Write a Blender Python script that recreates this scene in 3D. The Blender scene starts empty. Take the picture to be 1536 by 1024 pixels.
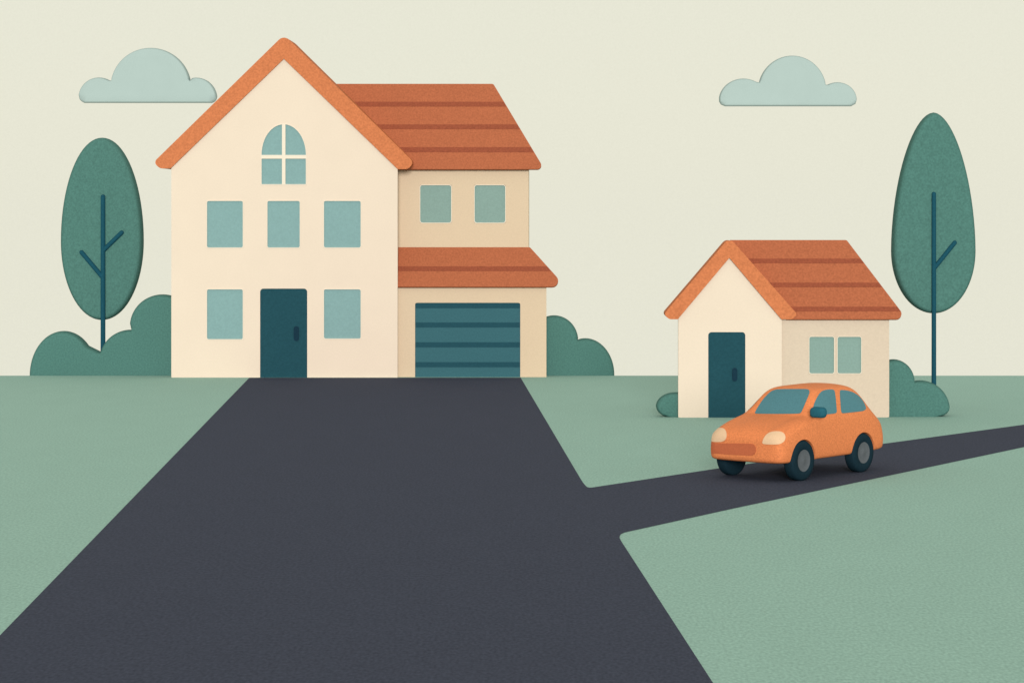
import bpy, bmesh, math, random
from mathutils import Vector
from mathutils.bvhtree import BVHTree
from mathutils.geometry import delaunay_2d_cdt

# ------------------------------------------------------------------ camera frame
W0, H0 = 1536.0, 1024.0          # size of the photograph
F = 3840.0                       # focal length in its pixels
CX, YH = 840.0, 313.0            # vanishing point of the view axis, eye level
EYE = 4.217                      # eye height in metres
D1 = 64.0                        # distance of the big house's gable wall
D2 = F * EYE / (626 - YH)        # distance of the cottage's gable wall
CREST = F * EYE / (563.2 - YH)   # the lawn's brow
CAM = Vector((0, 0, EYE))

scene = bpy.context.scene
col = scene.collection


def P(px, py, d):
    return Vector(((px - CX) * d / F, d, EYE - (py - YH) * d / F))


def G(px, py, z=0.0):
    """point of the ground seen at a pixel"""
    d = F * (EYE - z) / (py - YH)
    return Vector(((px - CX) * d / F, d, z))


def on_plane(px, py, o, n):
    r = Vector(((px - CX) / F, 1.0, -(py - YH) / F))
    return CAM + r * ((o - CAM).dot(n) / r.dot(n))


# ------------------------------------------------------------------ materials
def lin(c):
    c /= 255.0
    return c / 12.92 if c <= 0.04045 else ((c + 0.055) / 1.055) ** 2.4


def mat(name, rgb, gain, grain=0.10, scale=(26, 26, 26), rough=0.75, blotch=0.015, bump=0.0, spec=0.03):
    m = bpy.data.materials.new(name)
    m.use_nodes = True
    nt = m.node_tree
    bs = nt.nodes['Principled BSDF']
    bs.inputs['Roughness'].default_value = rough
    bs.inputs['Specular IOR Level'].default_value = spec
    base = [min(0.95, lin(v) / g) for v, g in zip(rgb, gain if isinstance(gain, (tuple, list)) else (gain,) * 3)]
    tc = nt.nodes.new('ShaderNodeTexCoord')
    mp = nt.nodes.new('ShaderNodeMapping')
    mp.inputs['Scale'].default_value = scale
    nt.links.new(tc.outputs['Object'], mp.inputs['Vector'])
    n1 = nt.nodes.new('ShaderNodeTexNoise')
    n1.inputs['Scale'].default_value = 1.0
    n1.inputs['Detail'].default_value = 2.0
    nt.links.new(mp.outputs['Vector'], n1.inputs['Vector'])
    n2 = nt.nodes.new('ShaderNodeTexNoise')
    n2.inputs['Scale'].default_value = 0.05
    n2.inputs['Detail'].default_value = 3.0
    nt.links.new(mp.outputs['Vector'], n2.inputs['Vector'])
    r1 = nt.nodes.new('ShaderNodeMapRange')
    r1.inputs['From Min'].default_value = 0.25
    r1.inputs['From Max'].default_value = 0.75
    r1.inputs['To Min'].default_value = 1 - grain
    r1.inputs['To Max'].default_value = 1 + grain
    nt.links.new(n1.outputs['Fac'], r1.inputs['Value'])
    r2 = nt.nodes.new('ShaderNodeMapRange')
    r2.inputs['From Min'].default_value = 0.3
    r2.inputs['From Max'].default_value = 0.7
    r2.inputs['To Min'].default_value = 1 - blotch
    r2.inputs['To Max'].default_value = 1 + blotch
    nt.links.new(n2.outputs['Fac'], r2.inputs['Value'])
    mu = nt.nodes.new('ShaderNodeMath')
    mu.operation = 'MULTIPLY'
    nt.links.new(r1.outputs['Result'], mu.inputs[0])
    nt.links.new(r2.outputs['Result'], mu.inputs[1])
    vm = nt.nodes.new('ShaderNodeVectorMath')
    vm.operation = 'SCALE'
    vm.inputs[0].default_value = base
    nt.links.new(mu.outputs[0], vm.inputs['Scale'])
    nt.links.new(vm.outputs['Vector'], bs.inputs['Base Color'])
    if bump:
        b = nt.nodes.new('ShaderNodeBump')
        b.inputs['Strength'].default_value = bump
        b.inputs['Distance'].default_value = 0.02
        nt.links.new(n1.outputs['Fac'], b.inputs['Height'])
        nt.links.new(b.outputs['Normal'], bs.inputs['Normal'])
    return m


GAIN = {
    'lawn': (0.955, 0.921, 0.792),
    'asphalt': (1.109, 1.066, 0.869),
    'cream': (1.460, 1.475, 1.330),
    'tan': (1.434, 1.428, 1.288),  # cream plaster with its shade painted in
    'cream_shade': (1.465, 1.487, 1.335),
    'orange': (1.479, 1.499, 1.372),
    'tile': (1.557, 1.534, 1.397),
    'batten': (1.624, 1.636, 1.487),
    'glass': (1.465, 1.448, 1.314),
    'glass_shade': (1.477, 1.463, 1.319),
    'trim': (1.423, 1.402, 1.280),
    'door': (1.613, 1.477, 1.324),
    'handle': (2.849, 1.649, 1.393),
    'shutter': (1.445, 1.390, 1.265),
    'groove': (1.515, 1.393, 1.260),
    'leaf': (1.463, 1.466, 1.319),
    'bark': (1.488, 1.238, 1.097),
    'cloud': (1.717, 1.685, 1.508),
    'paint': (1.161, 1.190, 1.107),
    'carglass': (1.390, 1.322, 1.169),
    'bumper': (1.148, 1.135, 1.043),
    'lamp': (1.431, 1.418, 1.280),
    'mirror': (1.452, 1.219, 1.077),
    'tyre': (1.232, 1.134, 0.997),
    'rim': (1.085, 1.082, 0.976),
}   # light that reaches each surface
GR = (30, 12, 30)   # grain of ground that is seen at a flat angle
M = {
    'lawn': mat('lawn_grass', (140, 169, 151), GAIN['lawn'], 0.17, GR),
    'asphalt': mat('dark_asphalt', (67, 70, 78), GAIN['asphalt'], 0.22, GR, rough=0.95),
    'cream': mat('cream_plaster', (247, 230, 203), GAIN['cream'], 0.025, blotch=0.012),
    'tan': mat('shaded_cream_plaster', (229, 205, 170), GAIN['tan'], 0.04, blotch=0.008),  # darker copy of the cream: shade of wing and garage painted in
    'cream_shade': mat('cottage_shaded_plaster', (229, 211, 183), GAIN['cream_shade'], 0.04, blotch=0.008),  # cottage side wall, its shade mixed into the plaster colour
    'orange': mat('orange_fascia', (221, 134, 86), GAIN['orange'], 0.17),
    'tile': mat('terracotta_tile', (192, 111, 75), GAIN['tile'], 0.17),
    'batten': mat('dark_terracotta', (167, 91, 64), GAIN['batten'], 0.17),
    'glass': mat('blue_green_glass', (141, 177, 172), GAIN['glass'], 0.07, rough=0.5),
    'glass_shade': mat('shaded_window_glass', (144, 172, 159), GAIN['glass_shade'], 0.07, rough=0.5),  # same window glass, toned down as shaded on the side walls
    'trim': mat('pale_frame', (249, 235, 210), GAIN['trim'], 0.02, blotch=0.01),
    'door': mat('deep_teal_paint', (41, 82, 90), GAIN['door'], 0.12),
    'handle': mat('handle_navy', (30, 57, 70), GAIN['handle'], 0.08, rough=0.5),
    'shutter': mat('shutter_teal', (64, 108, 114), GAIN['shutter'], 0.10),
    'groove': mat('shutter_dark_teal', (42, 82, 91), GAIN['groove'], 0.10),
    'leaf': mat('grey_green_leaf', (86, 131, 119), GAIN['leaf'], 0.17),
    'bark': mat('dark_teal_bark', (33, 79, 91), GAIN['bark'], 0.12),
    'cloud': mat('pale_cloud', (188, 208, 198), GAIN['cloud'], 0.035, (4, 4, 4), blotch=0.015, rough=1.0),
    'paint': mat('orange_car_paint', (221, 133, 82), GAIN['paint'], 0.17, (40, 40, 40), rough=0.55),
    'carglass': mat('car_glass', (88, 134, 138), GAIN['carglass'], 0.10, (40, 40, 40), rough=0.4),
    'bumper': mat('rust_bumper', (188, 102, 67), GAIN['bumper'], 0.10, (40, 40, 40)),
    'lamp': mat('cream_lamp', (245, 206, 163), GAIN['lamp'], 0.05, (40, 40, 40), rough=0.5),
    'mirror': mat('teal_mirror', (44, 96, 107), GAIN['mirror'], 0.10, (40, 40, 40)),
    'tyre': mat('tyre_rubber', (26, 45, 52), GAIN['tyre'], 0.14, (40, 40, 40)),
    'rim': mat('grey_rim', (91, 96, 97), GAIN['rim'], 0.10, (40, 40, 40)),
}


# ------------------------------------------------------------------ objects
def tag(o, label=None, cat=None, group=None, kind=None):
    for k, v in (('label', label), ('category', cat), ('group', group), ('kind', kind)):
        if v:
            o[k] = v
    return o


def thing(name, loc, label, cat, group=None):
    o = bpy.data.objects.new(name, None)
    o.empty_display_size = 0.3
    o.location = loc
    col.objects.link(o)
    return tag(o, label, cat, group)


def root_loc(o):
    while o.parent:
        o = o.parent
    return o.location.copy()


def obj(name, bm, mats, parent=None, smooth=None, loc=None):
    """links a bmesh given in world coordinates as one mesh object"""
    org = root_loc(parent) if parent else (loc if loc is not None else Vector((0, 0, 0)))
    bmesh.ops.translate(bm, verts=bm.verts, vec=-Vector(org))
    bmesh.ops.recalc_face_normals(bm, faces=bm.faces)
    me = bpy.data.meshes.new(name)
    bm.to_mesh(me)
    bm.free()
    for m in (mats if isinstance(mats, (list, tuple)) else [mats]):
        me.materials.append(m)
    if smooth is not None:
        for p in me.polygons:
            p.use_smooth = True
        me.set_sharp_from_angle(angle=math.radians(smooth))
    o = bpy.data.objects.new(name, me)
    if parent:
        o.parent = parent
    else:
        o.location = org
    col.objects.link(o)
    return o


# ------------------------------------------------------------------ outlines
def rounded(pts, seg=6):
    """pts: (x, y, radius)"""
    out = []
    n = len(pts)
    for i, p in enumerate(pts):
        r = p[2] if len(p) > 2 else 0
        c = Vector(p[:2])
        if r <= 0:
            out.append(c)
            continue
        a = (Vector(pts[i - 1][:2]) - c)
        b = (Vector(pts[(i + 1) % n][:2]) - c)
        la, lb = a.length, b.length
        a, b = a / la, b / lb
        ang = math.acos(max(-1, min(1, a.dot(b))))
        t = min(r / math.tan(ang / 2), la * 0.49, lb * 0.49)
        r = t * math.tan(ang / 2)
        cen = c + (a + b).normalized() * (r / math.sin(ang / 2))
        p0, p1 = c + a * t - cen, c + b * t - cen
        a0 = math.atan2(p0.y, p0.x)
        da = math.atan2(p1.y, p1.x) - a0
        while da > math.pi:
            da -= 2 * math.pi
        while da < -math.pi:
            da += 2 * math.pi
        for k in range(seg + 1):
            t_ = a0 + da * k / seg
            out.append(cen + Vector((math.cos(t_), math.sin(t_))) * r)
    return out


def rect(x0, y0, x1, y1, r=0, rb=None):
    rb = r if rb is None else rb
    return rounded([(x0, y0, r), (x1, y0, r), (x1, y1, rb), (x0, y1, rb)])


def soften(pts, n=2):
    """cuts the corners of a closed outline n times"""
    pts = [Vector(p[:2]) for p in pts]
    for _ in range(n):
        out = []
        for i, p in enumerate(pts):
            q = pts[(i + 1) % len(pts)]
            out += [p * 0.78 + q * 0.22, p * 0.22 + q * 0.78]
        pts = out
    return pts


def sheet(bm, loops, f, mi=0):
    """fills outlines (first outer, others holes); f lifts a 2D point into 3D"""
    edges = []
    for lp in loops:
        vs = [bm.verts.new(f(p)) for p in lp]
        for i in range(len(vs)):
            edges.append(bm.edges.new((vs[i - 1], vs[i])))
    fs = [g for g in bmesh.ops.triangle_fill(bm, edges=edges, use_beauty=True, use_dissolve=False)['geom']
          if isinstance(g, bmesh.types.BMFace)]
    for x in fs:
        x.material_index = mi
    return fs


def slab(bm, loops, f, vec, mi=0):
    fs = sheet(bm, loops, f, mi)
    g = bmesh.ops.extrude_face_region(bm, geom=fs, use_keep_orig=True)['geom']
    bmesh.ops.translate(bm, verts=[v for v in g if isinstance(v, bmesh.types.BMVert)], vec=vec)
    for x in g:
        if isinstance(x, bmesh.types.BMFace):
            x.material_index = mi
    for v in fs:
        for e in v.edges:
            for x in e.link_faces:
                x.material_index = mi


def prism(outline, d0, d1, holes=(), ref=None, bm=None, mi=0):
    """an outline measured at distance ref, standing from distance d0 back to d1"""
    bm = bm or bmesh.new()
    ref = ref or d0

    def f(p):
        q = P(p[0], p[1], ref)
        q.y = d0
        return q
    slab(bm, [outline] + list(holes), f, Vector((0, d1 - d0, 0)), mi)
    return bm


def box(bm, a, b, mi=0):
    x0, y0, z0 = a
    x1, y1, z1 = b
    v = [bm.verts.new(c) for c in ((x0, y0, z0), (x1, y0, z0), (x1, y1, z0), (x0, y1, z0),
                                   (x0, y0, z1), (x1, y0, z1), (x1, y1, z1), (x0, y1, z1))]
    for q in ((0, 1, 2, 3), (4, 5, 6, 7), (0, 1, 5, 4), (1, 2, 6, 5), (2, 3, 7, 6), (3, 0, 4, 7)):
        bm.faces.new([v[i] for i in q]).material_index = mi
    return bm


def resample(pts, step):
    out = []
    n = len(pts)
    for i in range(n):
        a, b = Vector(pts[i][:2]), Vector(pts[(i + 1) % n][:2])
        k = max(1, int((b - a).length / step))
        for m in range(k):
            out.append(a + (b - a) * m / k)
    return out


def cushion(outline, d, thick, rim, step, power=2.4):
    """a rounded body standing at distance d, its outline given in pixels"""
    pts = resample(outline, 2.5)
    n = len(pts)
    xs, ys = [p.x for p in pts], [p.y for p in pts]

    def dist(q):
        m = 1e9
        for i in range(n):
            a, b = pts[i - 1], pts[i]
            ab = b - a
            l2 = ab.length_squared
            t = 0 if l2 == 0 else max(0, min(1, (q - a).dot(ab) / l2))
            m = min(m, (a + ab * t - q).length)
        return m

    def inside(q):
        c = False
        for i in range(n):
            a, b = pts[i - 1], pts[i]
            if (a.y > q.y) != (b.y > q.y) and q.x < (b.x - a.x) * (q.y - a.y) / (b.y - a.y) + a.x:
                c = not c
        return c
    ks = (0.03, 0.12, 0.3, 0.6, 1.0)
    inner = []
    for i in range(n):
        a, b, c = pts[i - 1], pts[i], pts[(i + 1) % n]
        tn = (c - a)
        if tn.length < 1e-6:
            continue
        nn = Vector((-tn.y, tn.x)).normalized()
        if not inside(b + nn * 0.05):
            nn = -nn
        for k in ks:
            q = b + nn * rim * k
            if inside(q) and dist(q) > rim * k * 0.97:
                inner.append(q)
    y = min(ys)
    while y < max(ys):
        x = min(xs)
        while x < max(xs):
            q = Vector((x, y))
            if inside(q) and dist(q) > rim * 1.2:
                inner.append(q)
            x += step
        y += step
    allp = pts + inner
    vs, es, fs, *_ = delaunay_2d_cdt(allp, [(i, (i + 1) % n) for i in range(n)], [], 1, 1e-4)
    bm = bmesh.new()
    fr, bk = [], []
    for q in vs:
        q = Vector(q)
        dd = dist(q)
        t = min(1.0, dd / rim)
        h = thick * max(0, 1 - (1 - t) ** power) ** (1 / power)
        w = P(q.x, q.y, d - thick * 0.3)
        if dd < 1e-3:
            v = bm.verts.new((w.x, d, w.z))
            fr.append(v)
            bk.append(v)
        else:
            fr.append(bm.verts.new((w.x, d - h, w.z)))
            bk.append(bm.verts.new((w.x, d + h, w.z)))
    for f in fs:
        for L in (fr, bk):
            try:
                bm.faces.new([L[i] for i in f])
            except ValueError:
                pass
    return bm


def tube(bm, pts, r0, r1, seg=14):
    rings = []
    pts = [Vector(p) for p in pts]
    n = len(pts)

    def ring(c, ax, r):
        ref = Vector((0, 1, 0))
        u = ax.cross(ref).normalized()
        w = ax.cross(u).normalized()
        return [bm.verts.new(c + (u * math.cos(2 * math.pi * k / seg) + w * math.sin(2 * math.pi * k / seg)) * r)
                for k in range(seg)]
    for i, p in enumerate(pts):
        ax = (pts[min(i + 1, n - 1)] - pts[max(i - 1, 0)]).normalized()
        r = r0 + (r1 - r0) * i / (n - 1)
        rings.append(ring(p, ax, r))
        if i == n - 1:
            for a in (25, 50, 72):
                a = math.radians(a)
                rings.append(ring(p + ax * r * math.sin(a), ax, r * math.cos(a)))
            top = bm.verts.new(p + ax * r)
    for a, b in zip(rings, rings[1:]):
        for k in range(seg):
            bm.faces.new((a[k - 1], a[k], b[k], b[k - 1]))
    for k in range(seg):
        bm.faces.new((rings[-1][k - 1], rings[-1][k], top))
    bm.faces.new(rings[0])
    return bm


def arc(cx, cy, rx, ry, a0, a1, n=16):
    return [(cx + rx * math.cos(math.radians(a0 + (a1 - a0) * k / n)),
             cy + ry * math.sin(math.radians(a0 + (a1 - a0) * k / n))) for k in range(n + 1)]


# ------------------------------------------------------------------ ground
def terrain_z(y):
    if y <= CREST:
        return 0.0
    return -(y - CREST) * 0.12


bm = bmesh.new()
ys = [-60, 0, 10, 20, 30, 40, 50, 58, 62, CREST, 68, 75, 90, 120, 180, 300]
xs = [-500, -200, -80, -40, -20, -10, 0, 10, 20, 40, 80, 200, 500]
grid = [[bm.verts.new((x, y, terrain_z(y))) for x in xs] for y in ys]
for j in range(len(ys) - 1):
    for i in range(len(xs) - 1):
        bm.faces.new((grid[j][i], grid[j][i + 1], grid[j + 1][i + 1], grid[j + 1][i]))
tag(obj('lawn', bm, M['lawn']), kind='structure')

RZ = 0.004
s_in, s_out = (884, 730.8), (931.6, 800.4)             # where the lane leaves the driveway
bm = bmesh.new()
left = [(374, 566.2), (0, 952), (-70, 1024), (-338, 1300), (-1990, 3000)]
right = [(781, 566.2), (870.5, 717), (874, 722.5), (878, 727.5), (880.5, 729.8), (884, 730.8), (931.6, 800.4), (929.8, 803), (929.4, 806), (931.6, 810.6), (1070, 1024), (1250, 1304), (2340, 3000)]
sheet(bm, [[G(*p, RZ).xy for p in left] + [G(*p, RZ).xy for p in reversed(right)]], lambda p: (p[0], p[1], RZ))
tag(obj('driveway', bm, M['asphalt']), kind='structure')
bm = bmesh.new()
up = [s_in, (888, 730.6), (1100, 698.6), (1326, 665), (1536, 636.5)]
low = [(1536, 670), (1100, 762), (950, 795), (941, 797), (935.5, 798.4), s_out]
u1, l1 = G(1536, 636.5, RZ), G(1536, 670, RZ)
run = (u1 - G(1326, 665, RZ)).normalized()        # past the frame the lane runs on over the brow at its own width
u2 = u1 + run * ((CREST - u1.y) / run.y)
l2 = l1 + run * ((CREST - l1.y) / run.y)
sheet(bm, [[G(*p, RZ).xy for p in up] + [u2.xy, l2.xy] + [G(*p, RZ).xy for p in low]], lambda p: (p[0], p[1], RZ))
far = [(u2, 0), (l2, 0), (l2, 90), (u2, 90)]
bm.faces.new([bm.verts.new((q.x + run.x * k, q.y + run.y * k, terrain_z(q.y + run.y * k) + RZ)) for q, k in far])
tag(obj('lane', bm, M['asphalt']), kind='structure')


# ------------------------------------------------------------------ building pieces
def window(parent, x0, y0, x1, y1, d, glass, r=2.5, ref=None, arch=None):
    """a shallow frame set in the wall's opening, its pane behind it"""
    fw = 0.8
    ref = ref or d
    if arch:
        out, panes = arch
    else:
        out, panes = rect(x0 - fw, y0 - fw, x1 + fw, y1 + fw, r), [rect(x0, y0, x1, y1, r)]
    fr = obj('window', prism(out, d - 0.012, d + 0.06, panes, ref), M['trim'], parent)
    lo = [p for p in out]
    obj('pane', prism(lo, d + 0.02, d + 0.05, ref=ref), glass, fr)
    return fr


def hole(x0, y0, x1, y1, r=2.5, fw=0.8):
    return rect(x0 - fw, y0 - fw, x1 + fw, y1 + fw, r)


def door(parent, x0, y0, x1, y1, d, hx0, hy0, hx1, hy1):
    dr = obj('door', prism(rect(x0, y0, x1, y1 + 4, 5, 0), d + 0.015, d + 0.07, ref=d), M['door'], parent)
    bm = bmesh.new()
    prism(rect(hx0, hy0, hx1, hy1, (hx1 - hx0) / 2), d - 0.02, d + 0.02, ref=d, bm=bm)
    obj('handle', bm, M['handle'], dr)
    return dr


def hip_roof(parent, name, eave_l, eave_r, ridge_l, ridge_r, d_e, d_r, d_b, bands, left_edge, lip=0.05, r=6):
    """front slope seen in the picture (with rounded corners and raised dark courses), back slope and hips behind it"""
    (xl, ye), (xr, _), (tl, yt), (tr, _) = eave_l, eave_r, ridge_l, ridge_r
    o = P(xl, ye, d_e)
    n = (P(xr, ye, d_e) - o).cross(P(tr, yt, d_r) - o).normalized()
    if n.y > 0:
        n = -n

    def f(p):
        return on_plane(p[0], p[1], o, n)
    bm = bmesh.new()
    out = rounded([(xl, ye, 0), (xr, ye, r), (tr, yt, 4), (tl, yt, 0)])
    slab(bm, [out], f, -n * lip, 0)
    for (b0, b1) in bands:
        def xe(y):
            return tr + (xr - tr) * (y - yt) / (ye - yt) - 0.6

        def xs_(y):
            return tl + (xl - tl) * (y - yt) / (ye - yt) + 0.6
        slab(bm, [[Vector((xs_(b0), b0)), Vector((xe(b0), b0)), Vector((xe(b1), b1)), Vector((xs_(b1), b1))]],
             lambda p: f(p) + n * 0.006, -n * 0.02, 1)
    if d_b:
        k = 0.05
        A, B = P(tl, yt, d_r), P(tr - 4, yt, d_r)
        A.z -= k * 2
        B.z -= k * 2
        C = P(xr - 14, ye - 6, d_e)
        C.y = d_b
        C.x = P(xr - 14, ye, d_e).x - 0.1
        C.z = P(xr, ye - 6, d_e).z
        Dp = Vector((P(xl, ye, d_e).x, d_b, C.z))
        Fp = P(xr - 12, ye - 6, d_e) + Vector((-0.02, 0.1, 0.02))
        E_ = P(xl, ye, d_e) + Vector((0.02, 0.1, 0.02))
        va, vb, vc, vd, vf, ve = [bm.verts.new(q) for q in (A, B, C, Dp, Fp, E_)]
        for q in ((va, vb, vc, vd), (vb, vf, vc), (va, vd, ve), (ve, vf, vc, vd)):
            bm.faces.new(q).material_index = 0
    return obj(name, bm, [M['tile'], M['batten']], parent)


def shell(bm, x0, x1, y0, y1, z0, z1):
    box(bm, (x0, y0, z0), (x1, y1, z1))


# ------------------------------------------------------------------ the big house
h = thing('family_house', P(426, 566, D1), 'tall cream house with orange gable, arched window and attached garage', 'house')
GW = 0.12
X = lambda px, d=D1: (px - CX) * d / F
Z = lambda py, d=D1: EYE - (py - YH) * d / F
wins = [(310.6, 301.6, 364.2, 371.2), (401.2, 301.6, 449.6, 371.2), (486, 301.6, 541, 371.2),
        (310.6, 434, 364.2, 508.6), (486, 434, 541, 507.6)]
arch_out = [(459.8, 277.4), (391.4, 277.4)] + arc(425.6, 232.6, 34.2, 46.8, 180, 360, 24)
al = [(423, 232.6)] + [p for p in arc(425.6, 232.6, 33.2, 45.8, 180, 360, 48) if p[0] < 423]
al = al + [(423, 186.95)]
ar = [p for p in arc(425.6, 232.6, 33.2, 45.8, 180, 360, 48) if p[0] > 428.2] + [(428.2, 232.6), (428.2, 186.95)]
arch_panes = [al, ar, rect(392.4, 238.2, 423, 276.4, 0.8), rect(428.2, 238.2, 458.8, 276.4, 0.8)]
front = rounded([(257, 567.5, 3), (596.4, 567.5, 0), (596.4, 246, 0), (426, 80, 0), (257, 246, 0)])
door_hole = [(390.2, 567.3)] + [tuple(p) for p in rect(390.2, 432.8, 460.8, 700, 5, 0) if p[1] < 600] + [(460.8, 567.3)]
holes = [hole(*w) for w in wins] + [arch_out, door_hole]
bm = prism(front, D1, D1 + GW, holes)
# side and back walls behind the gable wall
bd = D1 + 1.4
prism([(259, 640), (595, 640), (595, 246), (426, 82), (259, 246)], D1 + GW + 0.01, bd, ref=D1, bm=bm)
obj('wall', bm, M['cream'], h)
for w in wins:
    window(h, *w, D1, M['glass'])
window(h, 0, 0, 0, 0, D1, M['glass'], arch=(arch_out, arch_panes))
door(h, 390.2, 432.8, 460.8, 566, D1, 440.6, 489, 448.4, 511)
chev = rounded([(230.5, 243.6, 10.5), (426.2, 52.5, 11), (621, 243.6, 10.5), (612, 253.8, 9), (596.6, 253.8, 0), (425.8, 88.5, 0),
                (255.8, 252.8, 0), (240, 252.8, 9)])
rf = obj('roof', prism(chev, D1 - 0.06, bd + 0.1, ref=D1 - 0.03), M['orange'], h)
# ----- side wing
DW = 64.62
bm = prism([(596, 640), (793, 640), (793, 249), (596, 249)], DW, DW + GW,
           [hole(630.4, 278, 676.8, 334), hole(712, 278, 757.8, 334)])
shell(bm, X(330, DW), X(792.5, DW), DW + GW + 0.01, DW + 1.8, Z(640, DW), Z(249, DW))
obj('wing_wall', bm, M['tan'], h)  # cream plaster, shade painted in as tan
window(h, 630.4, 278, 676.8, 334, DW, M['glass_shade'], 3.5)
window(h, 712, 278, 757.8, 334, DW, M['glass_shade'], 3.5)
hip_roof(h, 'wing_roof', (400, 253.8), (816.5, 253.8), (470, 126), (740, 126), DW - 0.2, DW + 0.9, DW + 2.0,
         [(153, 160), (187, 194), (221, 228.6)], 'in')
# ----- garage
DG = 64.16
bm = prism([(596.6, 567), (819.6, 567), (819.6, 426), (596.6, 426)], DG, DG + GW,
           [[(622.6, 566.9), (622.6, 457)] + [tuple(p) for p in rect(622.6, 454, 780.4, 700, 3, 0) if p[1] < 600] + [(780.4, 566.9)]])
shell(bm, X(597, DG), X(819.2, DG), DG + GW + 0.01, DW - 0.01, Z(640, DG), Z(426, DG))
obj('garage_wall', bm, M['tan'], h)  # cream plaster, shade painted in as tan
gb = [(455, 462.2), (483.6, 491), (513.2, 520.8), (543, 550.6)]
bm = bmesh.new()
prism(rect(622.6, 453.6, 780.4, 570, 3, 0), DG + 0.03, DG + 0.1, ref=DG, bm=bm)
for a, b in gb:
    prism([(623.2, a), (779.8, a), (779.8, b), (623.2, b)], DG + 0.022, DG + 0.05, ref=DG, bm=bm, mi=1)
obj('garage_door', bm, [M['shutter'], M['groove']], h)
hip_roof(h, 'garage_roof', (590, 430), (848.5, 430), (590, 370.8), (795, 370.8), DG - 0.12, DW - 0.005, None, [(399.6, 406.6)], 'in', r=9)

# ------------------------------------------------------------------ the cottage
c = thing('cottage', P(1094, 626, D2), 'small cream cottage with terracotta roof and teal door behind the car', 'house')
X2 = lambda px, d=D2: (px - CX) * d / F
Z2 = lambda py, d=D2: EYE - (py - YH) * d / F
dh = [(1062.4, 626.9), (1062.4, 503)] + [tuple(p) for p in rect(1062.4, 498, 1118, 700, 5, 0) if p[1] < 660] + [(1118, 626.9)]
bm = prism(rounded([(1017.4, 627, 3), (1172.6, 627, 0), (1172.6, 472, 0), (1094, 380, 0), (1017.4, 472, 0)]), D2, D2 + GW, [dh])
prism([(1019, 627.2), (1171.5, 627.2), (1171.5, 472), (1094, 382), (1019, 472)], D2 + GW + 0.01, D2 + 0.6, ref=D2, bm=bm)
obj('wall', bm, M['cream'], c)
door(c, 1062.4, 498, 1118, 626, D2, 1098.4, 551.5, 1106, 571.5)
chev = rounded([(995, 471.5, 9), (1093.8, 356, 9), (1196, 471.5, 9), (1188, 478.6, 8), (1171.8, 478.6, 0), (1093.8, 386.6, 0),
                (1016.4, 478.6, 0), (1004, 478.6, 8)])
obj('roof', prism(chev, D2 - 0.06, D2 + 0.62, ref=D2), M['orange'], c)
DS = D2 + 0.06
bm = prism(rounded([(1172.6, 627, 0), (1333.8, 627, 4), (1333.8, 474, 0), (1172.6, 474, 0)]), DS, DS + GW,
           [hole(1214, 505, 1251, 559.8), hole(1256.4, 505, 1291.8, 559.8)], ref=DS)
shell(bm, X2(1100, DS), X2(1333.4, DS), DS + GW + 0.01, DS + 1.2, Z2(628, DS), Z2(474, DS))
obj('side_wall', bm, M['cream_shade'], c)
window(c, 1214, 505, 1251, 559.8, DS, M['glass_shade'], 3)
window(c, 1256.4, 505, 1291.8, 559.8, DS, M['glass_shade'], 3)
hip_roof(c, 'side_roof', (1180, 478.6), (1360.5, 478.6), (1095, 360), (1270, 360), DS - 0.1, DS + 0.6, DS + 1.3,
         [(388, 394.8), (424, 430.6), (460, 466.8)], 'in', r=8)


# ------------------------------------------------------------------ trees, bushes, clouds
def egg(cx, w, top, mid, bot, pu=2.0, pl=2.0, n=40):
    out = []
    for k in range(n + 1):
        a = math.pi * k / n
        ca, sa = math.cos(a), math.sin(a)
        p = pu if ca > 0 else pl
        s = (abs(ca) ** p + abs(sa) ** p) ** (-1 / p)
        y = mid - s * ca * (mid - top) if ca > 0 else mid - s * ca * (bot - mid)
        out.append((w * s * sa, y))
    return [Vector((cx + x, y)) for x, y in out] + [Vector((cx - x, y)) for x, y in reversed(out[1:-1])]


def tree(label, d, crown, trunk_px, top, base_z, limbs, wpx, group='slim trees beside the houses'):
    r = wpx / 2 * d / F
    dt = d - 0.30
    t = thing('slender_tree', (P(trunk_px, 500, dt).x, dt, base_z), label, 'tree', group)
    obj('crown', cushion(crown, d, 0.28, 6, 12), M['leaf'], t, 170)
    bm = bmesh.new()
    b = P(trunk_px, top, dt)
    tube(bm, [(b.x, dt, base_z - 0.3), (b.x, dt, (base_z + b.z) / 2), (b.x, dt, b.z - r)], r * 1.04, r * 0.94)
    tr = obj('trunk', bm, M['bark'], t, 50)
    for (x0, y0, x1, y1) in limbs:
        bm = bmesh.new()
        tube(bm, [P(x0, y0, dt), P((x0 + x1) / 2, (y0 + y1) / 2, dt + 0.01), P(x1, y1, dt + 0.02)], r * 0.95, r * 0.95)
        obj('branch', bm, M['bark'], tr, 50)
    return t


tree('slim tree with two-branched trunk and oval crown left of the big house', 66.4,
     egg(152.8, 61.4, 206.6, 362, 480), 154.5, 291.5, terrain_z(66.0), [(154.5, 416.5, 122.5, 378.5), (154.5, 376, 182.5, 349)], 7.2)
tree('slim tree with one-branched trunk and pointed crown right of the cottage', D2 + 1.3,
     egg(1400.6, 62.6, 168.8, 376, 470, 1.8), 1400.8, 287.5, 0, [(1400.8, 403, 1432, 364)], 7.0)


def bush(label, outline, d, thick, rim, base):
    bm = cushion(outline, d, thick, rim * 0.55, 12)
    o = obj('rounded_bush', bm, M['leaf'], None, 170, loc=base)
    return tag(o, label, 'bush', 'rounded bushes beside the houses')


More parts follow.
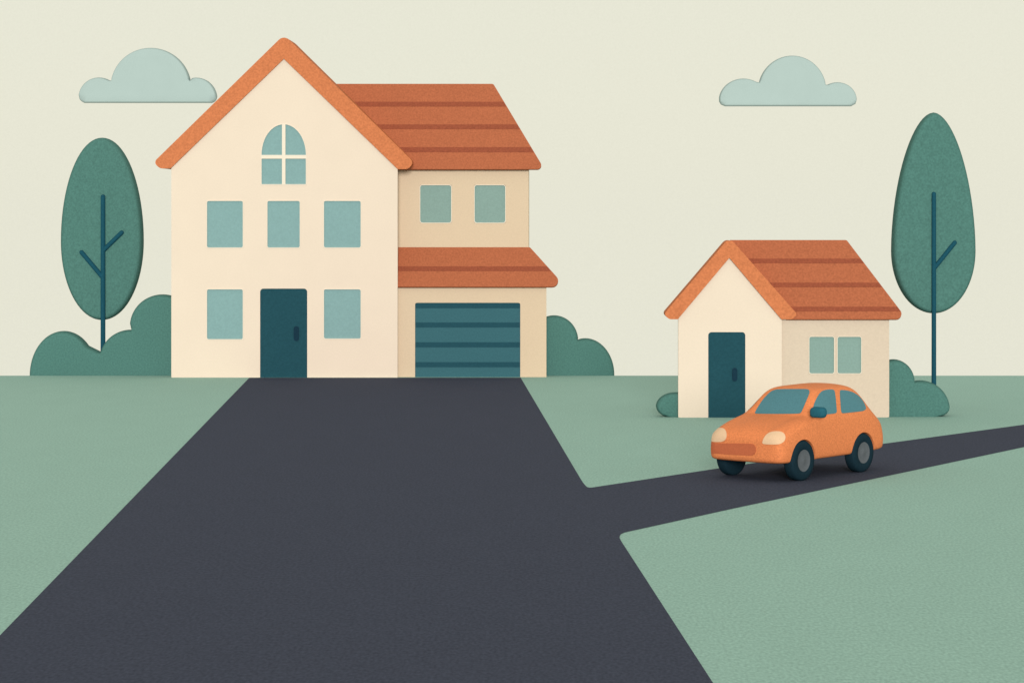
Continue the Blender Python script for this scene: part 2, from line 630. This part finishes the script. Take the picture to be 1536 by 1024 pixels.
ob = [(45, 600)] + arc(94.5, 563, 49.6, 66.5, 180, 318, 26)[0:]
ob = [p for p in ob]
ob += [p for p in arc(195, 541, 46, 46.4, 196, 290, 22) if p[0] > ob[-1][0] and p[0] < 199]
ob += arc(243, 489, 48, 47.4, 185, 290, 22) + [(300, 460), (300, 600)]
bush('broad three-lobed bush under the tree left of the big house', ob, CREST + 0.45, 0.28, 9, Vector((X(160, 65.2), 65.2, 0)))
ob = [(790, 600), (790, 520)] + [p for p in arc(831, 511, 36.4, 38, 200, 360, 26) if p[1] < 509.5]
ob += [p for p in arc(878, 562, 43.6, 54.6, 255, 360, 20) if p[0] > 866.5] + [(921.6, 600)]
bush('two-lobed bush beside the garage wall', ob, CREST + 0.45, 0.28, 9, Vector((X(870, 65.2), 65.2, 0)))
ob = [(1045, 629), (1045, 587)] + arc(1012, 610, 28, 21.4, 270, 180, 14)[:-1] + [(984, 609), (985.2, 614), (988.5, 619), (994, 622.8), (1001, 625.2), (1012, 629)]
bush('small single-lobed bush at the left corner of the cottage', ob, D2 + 0.3, 0.2, 8, Vector((X2(1003), D2 + 0.25, 0)))
ob = [(1326, 629), (1326, 543)] + [p for p in arc(1341, 573, 31, 34, 230, 358, 22)]
ob += [p for p in arc(1381, 614, 43.6, 43.4, 262, 360, 20) if p[0] > 1373] + [(1423.6, 615), (1420.5, 619.5), (1415, 623), (1406, 625.4), (1396, 629)]
bush('two-lobed bush in front of the pointed tree', ob, D2 + 0.42, 0.24, 9, Vector((X2(1380), D2 + 0.3, 0)))


def cloud(label, o, d):
    bm = cushion(o, d, 2.5, 2.5, 14)
    base = P(o[0][0], o[0][1], d)
    return tag(obj('cloud', bm, M['cloud'], None, 170, loc=base), label, 'cloud', 'clouds in the cream sky')


oc = [(126, 154.6), (121, 151.5), (118.2, 146.5)] + arc(148.5, 147, 30.4, 30.6, 180, 300, 16)[1:]
oc = [p for p in oc if p[0] < 167.3]
oc += [p for p in arc(226, 131.5, 60, 59.4, 190, 350, 30)]
oc += [p for p in arc(294.5, 148, 30.6, 31.4, 250, 360, 16) if p[0] > 285.5] + [(323, 151.5), (318, 154.6)]
cloud('pale cloud behind the left slope of the big orange gable', oc, 800.0)
oc = [(1088, 159.6), (1081.5, 157), (1078.8, 152)] + arc(1115, 151, 36.6, 33, 180, 310, 16)[1:]
oc = [p for p in oc if p[0] < 1137]
oc += [p for p in arc(1188.3, 136.5, 51.2, 52.8, 194, 350, 30)]
oc += [p for p in arc(1256, 150, 29, 26.4, 240, 360, 16) if p[0] > 1240] + [(1283.5, 156), (1277, 159.6)]
cloud('pale cloud floating alone above the cottage roof', oc, 800.0)

# ------------------------------------------------------------------ the car
C0 = G(1199.5, 720.5)
CA, CB = 0.64, 0.768
TC = 0.655                         # middle of the car, across


def car_pt(s, t, z):
    return Vector((C0.x - CA * s - CB * t, C0.y - CB * s + CA * t, z))


car = thing('hatchback_car', car_pt(-0.76, TC, 0), 'small rounded orange hatchback parked on the lane before the cottage', 'car')
# stations: s, bottom z, max half width, belt z, belt half width, shoulder (z, half width), top z, top half width
ST = [
    (0.585, 0.37, 0.52, 0.57, 0.50, 0.60, 0.46, 0.62, 0.30),
    (0.57, 0.315, 0.66, 0.62, 0.62, 0.67, 0.55, 0.69, 0.36),
    (0.52, 0.285, 0.735, 0.67, 0.69, 0.73, 0.61, 0.755, 0.40),
    (0.38, 0.28, 0.77, 0.74, 0.725, 0.80, 0.635, 0.835, 0.42),
    (0.12, 0.28, 0.78, 0.82, 0.735, 0.875, 0.65, 0.905, 0.42),
    (-0.12, 0.28, 0.785, 0.88, 0.74, 0.925, 0.65, 0.95, 0.42),
    (-0.29, 0.285, 0.785, 0.91, 0.745, 0.955, 0.655, 0.975, 0.45),
    (-0.345, 0.285, 0.785, 0.92, 0.745, 0.98, 0.65, 1.02, 0.45),
    (-0.48, 0.29, 0.785, 0.94, 0.745, 1.07, 0.62, 1.19, 0.43),
    (-0.64, 0.29, 0.785, 0.95, 0.745, 1.15, 0.61, 1.345, 0.40),
    (-0.82, 0.29, 0.785, 0.95, 0.745, 1.18, 0.605, 1.398, 0.38),
    (-1.12, 0.29, 0.785, 0.95, 0.745, 1.19, 0.60, 1.398, 0.38),
    (-1.50, 0.295, 0.785, 0.95, 0.742, 1.18, 0.60, 1.408, 0.38),
    (-1.70, 0.30, 0.785, 0.94, 0.74, 1.16, 0.60, 1.385, 0.38),
    (-1.85, 0.305, 0.785, 0.92, 0.735, 1.10, 0.595, 1.27, 0.39),
    (-1.95, 0.31, 0.78, 0.88, 0.725, 1.0, 0.595, 1.10, 0.41),
    (-2.04, 0.315, 0.775, 0.82, 0.715, 0.90, 0.60, 0.95, 0.42),
    (-2.12, 0.32, 0.755, 0.75, 0.69, 0.81, 0.59, 0.84, 0.42),
    (-2.17, 0.335, 0.70, 0.69, 0.64, 0.73, 0.56, 0.755, 0.40),
    (-2.185, 0.38, 0.56, 0.61, 0.52, 0.65, 0.46, 0.67, 0.34),
]
ST = [(a if a > -1.12 else -1.12 + (a + 1.12) * 1.19, b, c_ * 0.946, d, e * 0.946, f, g * 0.946, i, j * 0.946) for a, b, c_, d, e, f, g, i, j in ST]


def ring_pts(st):
    s, zb, hm, zbl, hbl, zs, hs, zt, ht = st
    zm = zb + (zbl - zb) * 0.5
    half = [(hm * 0.55, zb), (hm * 0.93, zb + 0.005), (hm * 0.985, zb + 0.05), (hm, zm), (hm * 0.4 + hbl * 0.6, zbl * 0.8 + zm * 0.2), (hbl, zbl),
            (hs, zs), (ht + (hs - ht) * 0.45, zs + (zt - zs) * 0.78), (ht, zt - 0.02), (ht * 0.5, zt)]
    pts = [(0, zb)] + half + [(0, zt + 0.003)] + [(-x, z) for x, z in reversed(half)]
    return [car_pt(s, TC + x, z) for x, z in pts]


bm = bmesh.new()
rings = [[bm.verts.new(p) for p in ring_pts(st)] for st in ST]
nr = len(rings[0])
for a, b in zip(rings, rings[1:]):
    for k in range(nr):
        bm.faces.new((a[k - 1], a[k], b[k], b[k - 1]))


def cap(rg):
    hn = nr // 2
    for k in range(hn):
        a, b, c_, d_ = rg[k], rg[k + 1], rg[(nr - k - 1) % nr], rg[(nr - k) % nr]
        f = []
        for v in (a, b, c_, d_):
            if v not in f:
                f.append(v)
        bm.faces.new(f)


cap(rings[0])
cap(rings[-1])
body = obj('body', bm, M['paint'], car, 60)


def lathe(prof, cen, t_dir, mi=0, seg=48, bm=None):
    """prof: (radius, distance along the axle); the axle lies across the car"""
    bm = bm or bmesh.new()
    rg = []
    for r, w in prof:
        if r < 1e-5:
            rg.append([bm.verts.new(car_pt(cen[0], cen[1] + t_dir * w, cen[2]))])
        else:
            rg.append([bm.verts.new(car_pt(cen[0] + r * math.cos(2 * math.pi * k / seg), cen[1] + t_dir * w,
                                           cen[2] + r * math.sin(2 * math.pi * k / seg))) for k in range(seg)])
    for a, b in zip(rg, rg[1:]):
        for k in range(seg):
            if len(a) == 1 and len(b) == 1:
                continue
            if len(a) == 1:
                bm.faces.new((a[0], b[k], b[k - 1]))
            elif len(b) == 1:
                bm.faces.new((a[k - 1], a[k], b[0]))
            else:
                bm.faces.new((a[k - 1], a[k], b[k], b[k - 1]))
    return bm


WR = 0.315
# subdivision first, then the four wheel arches are cut out
md = body.modifiers.new('s', 'SUBSURF')
md.levels = md.render_levels = 3
cut_bm = bmesh.new()
for s in (0.0, -1.69):
    for tc, td in ((-0.3, 1), (2 * TC + 0.3, -1)):
        lathe([(0, 0), (WR + 0.012, 0), (WR + 0.012, 0.56), (0, 0.56)], (s, tc, WR), td, bm=cut_bm)
cutter = obj('cutter', cut_bm, M['tyre'], car)
mb = body.modifiers.new('b', 'BOOLEAN')
mb.operation = 'DIFFERENCE'
mb.object = cutter
mb.solver = 'EXACT'
bpy.context.view_layer.update()
dg = bpy.context.evaluated_depsgraph_get()
me = bpy.data.meshes.new_from_object(body.evaluated_get(dg))
body.modifiers.remove(mb)
bpy.context.view_layer.update()
dg = bpy.context.evaluated_depsgraph_get()
me_full = bpy.data.meshes.new_from_object(body.evaluated_get(dg))   # uncut skin: what the windows are fitted to
body.modifiers.clear()
body.data = me
me.materials.clear()
me.materials.append(M['paint'])
for p in me.polygons:
    p.use_smooth = True
    p.material_index = 0
me.set_sharp_from_angle(angle=math.radians(40))
bpy.data.objects.remove(cutter)
off = car.location
skin = BVHTree.FromPolygons([v.co + off for v in me_full.vertices], [tuple(p.vertices) for p in me_full.polygons])


def fitted(name, outline, step, material, lift=0.005, cast=None, mirror=False, label=None):
    """a panel lying on the body's skin: its outline and inner points are dropped onto the skin"""
    pts = [Vector(p[:2]) for p in outline]
    n = len(pts)
    xs_, ys_ = [p.x for p in pts], [p.y for p in pts]
    inner = []
    y = min(ys_) + step / 2
    while y < max(ys_):
        x = min(xs_) + step / 2
        while x < max(xs_):
            inner.append(Vector((x, y)))
            x += step
        y += step
    vs, es, fs, *_ = delaunay_2d_cdt(pts + inner, [(i, (i + 1) % n) for i in range(n)], [], 1, 1e-4)

    def drop(q):
        if cast:
            o, dv = cast(q)
        else:
            o, dv = CAM, Vector(((q[0] - CX) / F, 1.0, -(q[1] - YH) / F)).normalized()
        hit, nn, _, _ = skin.ray_cast(o, dv)
        if hit is None:
            hit, nn, _, _ = skin.find_nearest(o + dv * ((car_pt(0.0, TC, 0.7) - o).dot(dv)))
        if nn.dot(dv) > 0:
            nn = -nn
        return hit, nn
    up, dn = [], []
    for q in vs:
        hit, nn = drop(q)
        up.append(hit + nn * lift)
        dn.append(hit - nn * 0.02)

    def flip(p):
        d = p - C0
        s = -(d.x * CA + d.y * CB)
        t = -d.x * CB + d.y * CA
        return car_pt(s, 2 * TC - t, p.z)
    for m in ((False, True) if mirror else (False,)):
        b = bmesh.new()
        u_ = [b.verts.new(flip(p) if m else p) for p in up]
        d_ = [b.verts.new(flip(p) if m else p) for p in dn]
        cnt = {}
        for f in fs:
            b.faces.new([u_[i] for i in f])
            b.faces.new([d_[i] for i in reversed(f)])
            for i in range(len(f)):
                e = (f[i - 1], f[i])
                cnt[e] = 1
        for (i, j) in list(cnt):
            if (j, i) not in cnt:
                b.faces.new((u_[i], u_[j], d_[j], d_[i]))
        o = obj(name, b, material, car, 35)
    return o


ws = [(1132, 619.3), (1137, 610), (1145, 598.2), (1155, 587.8), (1163, 584), (1175, 583.4), (1195, 583.4), (1209, 583.4), (1213.4, 584.4),
      (1214.6, 588), (1212.5, 594), (1208, 604.5), (1203.5, 615), (1201.5, 618.8), (1198, 620.3), (1170, 620.6), (1145, 620.4), (1134, 620.2)]
fitted('windscreen', soften(ws), 4, M['carglass'])
w1 = [(1219, 612.6), (1221.5, 604), (1225.7, 595.2), (1230.5, 588), (1236, 585), (1243, 584), (1249.4, 584), (1251.8, 586), (1253, 594), (1254.2, 606),
      (1255, 617.5), (1253.8, 619.6), (1247, 620.6), (1236, 621.6), (1224, 622), (1219.4, 620)]
fitted('side_window', soften(w1), 4, M['carglass'], mirror=True)
w2 = [(1259.4, 586), (1261.5, 584.6), (1270, 585.4), (1278, 587.5), (1285, 591.3), (1290.5, 596), (1295.5, 603), (1298.6, 610), (1298.6, 614),
      (1294.5, 616.4), (1280, 618), (1266, 619.6), (1262.6, 619.4), (1261.4, 616), (1260.4, 602)]
fitted('side_window', soften(w2), 4, M['carglass'], mirror=True)
hl = [(1143.5, 665), (1145, 659), (1149, 652.5), (1155, 648.4), (1162, 647), (1171, 647.2), (1176.5, 650.5), (1178.2, 656), (1176, 661.8), (1170, 665.8), (1163, 666.4),
      (1150, 666.2)]
fitted('headlight', soften(hl), 3, M['lamp'], 0.01)
hl2 = [(1067.4, 661), (1069, 653), (1072, 645.5), (1075.5, 642.3), (1081, 641.8), (1087, 643.2), (1090, 648), (1090.2, 654.5), (1088, 660), (1083, 662.4), (1075, 662.6),
       (1069, 662.2)]
fitted('headlight', soften(hl2), 3, M['lamp'], 0.01)
bp = rounded([(1067.5, 663, 1), (1134, 665.3, 8), (1134, 683.4, 8), (1068, 680, 1)])
fitted('bumper', bp, 4, M['bumper'], 0.007)


def rear(q):
    return car_pt(-3.5, TC + q[0], q[1]), (car_pt(0, 0, 0) - car_pt(-1, 0, 0)).normalized()


fitted('rear_window', rounded([(-0.40, 1.02, 0.06), (0.40, 1.02, 0.06), (0.31, 1.30, 0.07), (-0.31, 1.30, 0.07)]), 0.06, M['carglass'], cast=rear)

# wheels
TW = 0.19
for s in (0.0, -1.69):
    for tc, td in ((-0.085, 1), (2 * TC + 0.085, -1)):
        pr = [(0.16, 0.014), (0.17, 0.004), (0.24, -0.004), (0.285, 0.004), (0.305, 0.02), (WR, 0.045), (WR, TW - 0.045), (0.305, TW - 0.02), (0.27, TW), (0, TW)]
        wl = obj('wheel', lathe(pr + [], (s, tc, WR), td), M['tyre'], car, 40)
        pr = [(0, 0.004), (0.03, 0.004), (0.05, 0.012), (0.13, 0.014), (0.155, 0.006), (0.17, 0.004), (0.174, 0.012), (0.174, 0.05), (0, 0.05)]
        obj('rim', lathe(pr, (s, tc, WR), td), M['rim'], wl, 40)

# door mirror
bm = bmesh.new()
prof = rounded([(-0.14, -0.085, 0.07), (0.14, -0.085, 0.07), (0.14, 0.085, 0.07), (-0.14, 0.085, 0.07)], 8)
ms, mt, mz = -0.25, -0.17, 1.05


def mpt(k, sc):
    return [car_pt(ms + k, mt + p[0] * sc, mz + p[1] * sc) for p in prof]


lays = [(-0.055, 0.9), (-0.05, 0.97), (-0.03, 1.0), (0.0, 0.98), (0.03, 0.92), (0.05, 0.8), (0.062, 0.6)]
rg = [[bm.verts.new(p) for p in mpt(k, sc)] for k, sc in lays]
for a, b in zip(rg, rg[1:]):
    for k in range(len(a)):
        bm.faces.new((a[k - 1], a[k], b[k], b[k - 1]))
bm.faces.new(rg[0])
bm.faces.new(rg[-1])
arm = [car_pt(ms, mt + 0.04, 1.02), car_pt(ms - 0.15, 0.06, 0.985)]
tube(bm, arm, 0.025, 0.025, 10)
obj('side_mirror', bm, M['mirror'], car, 50)

# ------------------------------------------------------------------ light, sky, camera
EL, AZ = 9.0, -2.5                 # low sun almost straight behind the viewer, a touch to the right
sun = bpy.data.lights.new('sun', 'SUN')
sun.energy = 3.0
sun.angle = math.radians(14)
sun.color = (1.0, 0.97, 0.92)
so = bpy.data.objects.new('sun', sun)
dv = Vector((math.sin(math.radians(AZ)) * math.cos(math.radians(EL)), math.cos(math.radians(AZ)) * math.cos(math.radians(EL)),
             -math.sin(math.radians(EL))))
so.rotation_euler = dv.to_track_quat('-Z', 'Y').to_euler()
so.location = (0, -20, 30)
col.objects.link(so)

wd = bpy.data.worlds.new('World')
scene.world = wd
wd.use_nodes = True
nt = wd.node_tree
bg = nt.nodes['Background']
sky = nt.nodes.new('ShaderNodeTexSky')
sky.sky_type = 'NISHITA'
sky.sun_disc = False
sky.sun_elevation = math.radians(EL)
sky.sun_rotation = math.radians(180 + AZ)
sc_ = nt.nodes.new('ShaderNodeVectorMath')
sc_.operation = 'SCALE'
sc_.inputs['Scale'].default_value = 0.1
nt.links.new(sky.outputs['Color'], sc_.inputs[0])
mx = nt.nodes.new('ShaderNodeMix')
mx.data_type = 'RGBA'
mx.inputs['Factor'].default_value = 0.96            # an even cream veil of high cloud over the clear sky
mx.inputs['B'].default_value = (lin(232), lin(231), lin(214), 1)
nt.links.new(sc_.outputs['Vector'], mx.inputs['A'])
gc = nt.nodes.new('ShaderNodeTexCoord')
gn = nt.nodes.new('ShaderNodeTexNoise')              # the veil is very faintly mottled
gn.inputs['Scale'].default_value = 1500.0
gn.inputs['Detail'].default_value = 2.0
nt.links.new(gc.outputs['Generated'], gn.inputs['Vector'])
gm = nt.nodes.new('ShaderNodeMapRange')
gm.inputs['From Min'].default_value = 0.25
gm.inputs['From Max'].default_value = 0.75
gm.inputs['To Min'].default_value = 0.99
gm.inputs['To Max'].default_value = 1.03
nt.links.new(gn.outputs['Fac'], gm.inputs['Value'])
gs = nt.nodes.new('ShaderNodeVectorMath')
gs.operation = 'SCALE'
nt.links.new(mx.outputs['Result'], gs.inputs[0])
nt.links.new(gm.outputs['Result'], gs.inputs['Scale'])
nt.links.new(gs.outputs['Vector'], bg.inputs['Color'])
bg.inputs['Strength'].default_value = 1.0

cd = bpy.data.cameras.new('camera')
cd.sensor_fit = 'HORIZONTAL'
cd.sensor_width = 36.0
cd.lens = F / W0 * 36.0
cd.shift_x = -(CX - W0 / 2) / W0
cd.shift_y = -(H0 / 2 - YH) / W0
cd.clip_start = 0.5
cd.clip_end = 3000
co = bpy.data.objects.new('camera', cd)
co.location = CAM
co.rotation_euler = (math.radians(90), 0, 0)
col.objects.link(co)
scene.camera = co
vs = scene.view_settings
vs.view_transform = 'Standard'
vs.look = 'None'
vs.exposure = 0
vs.gamma = 1
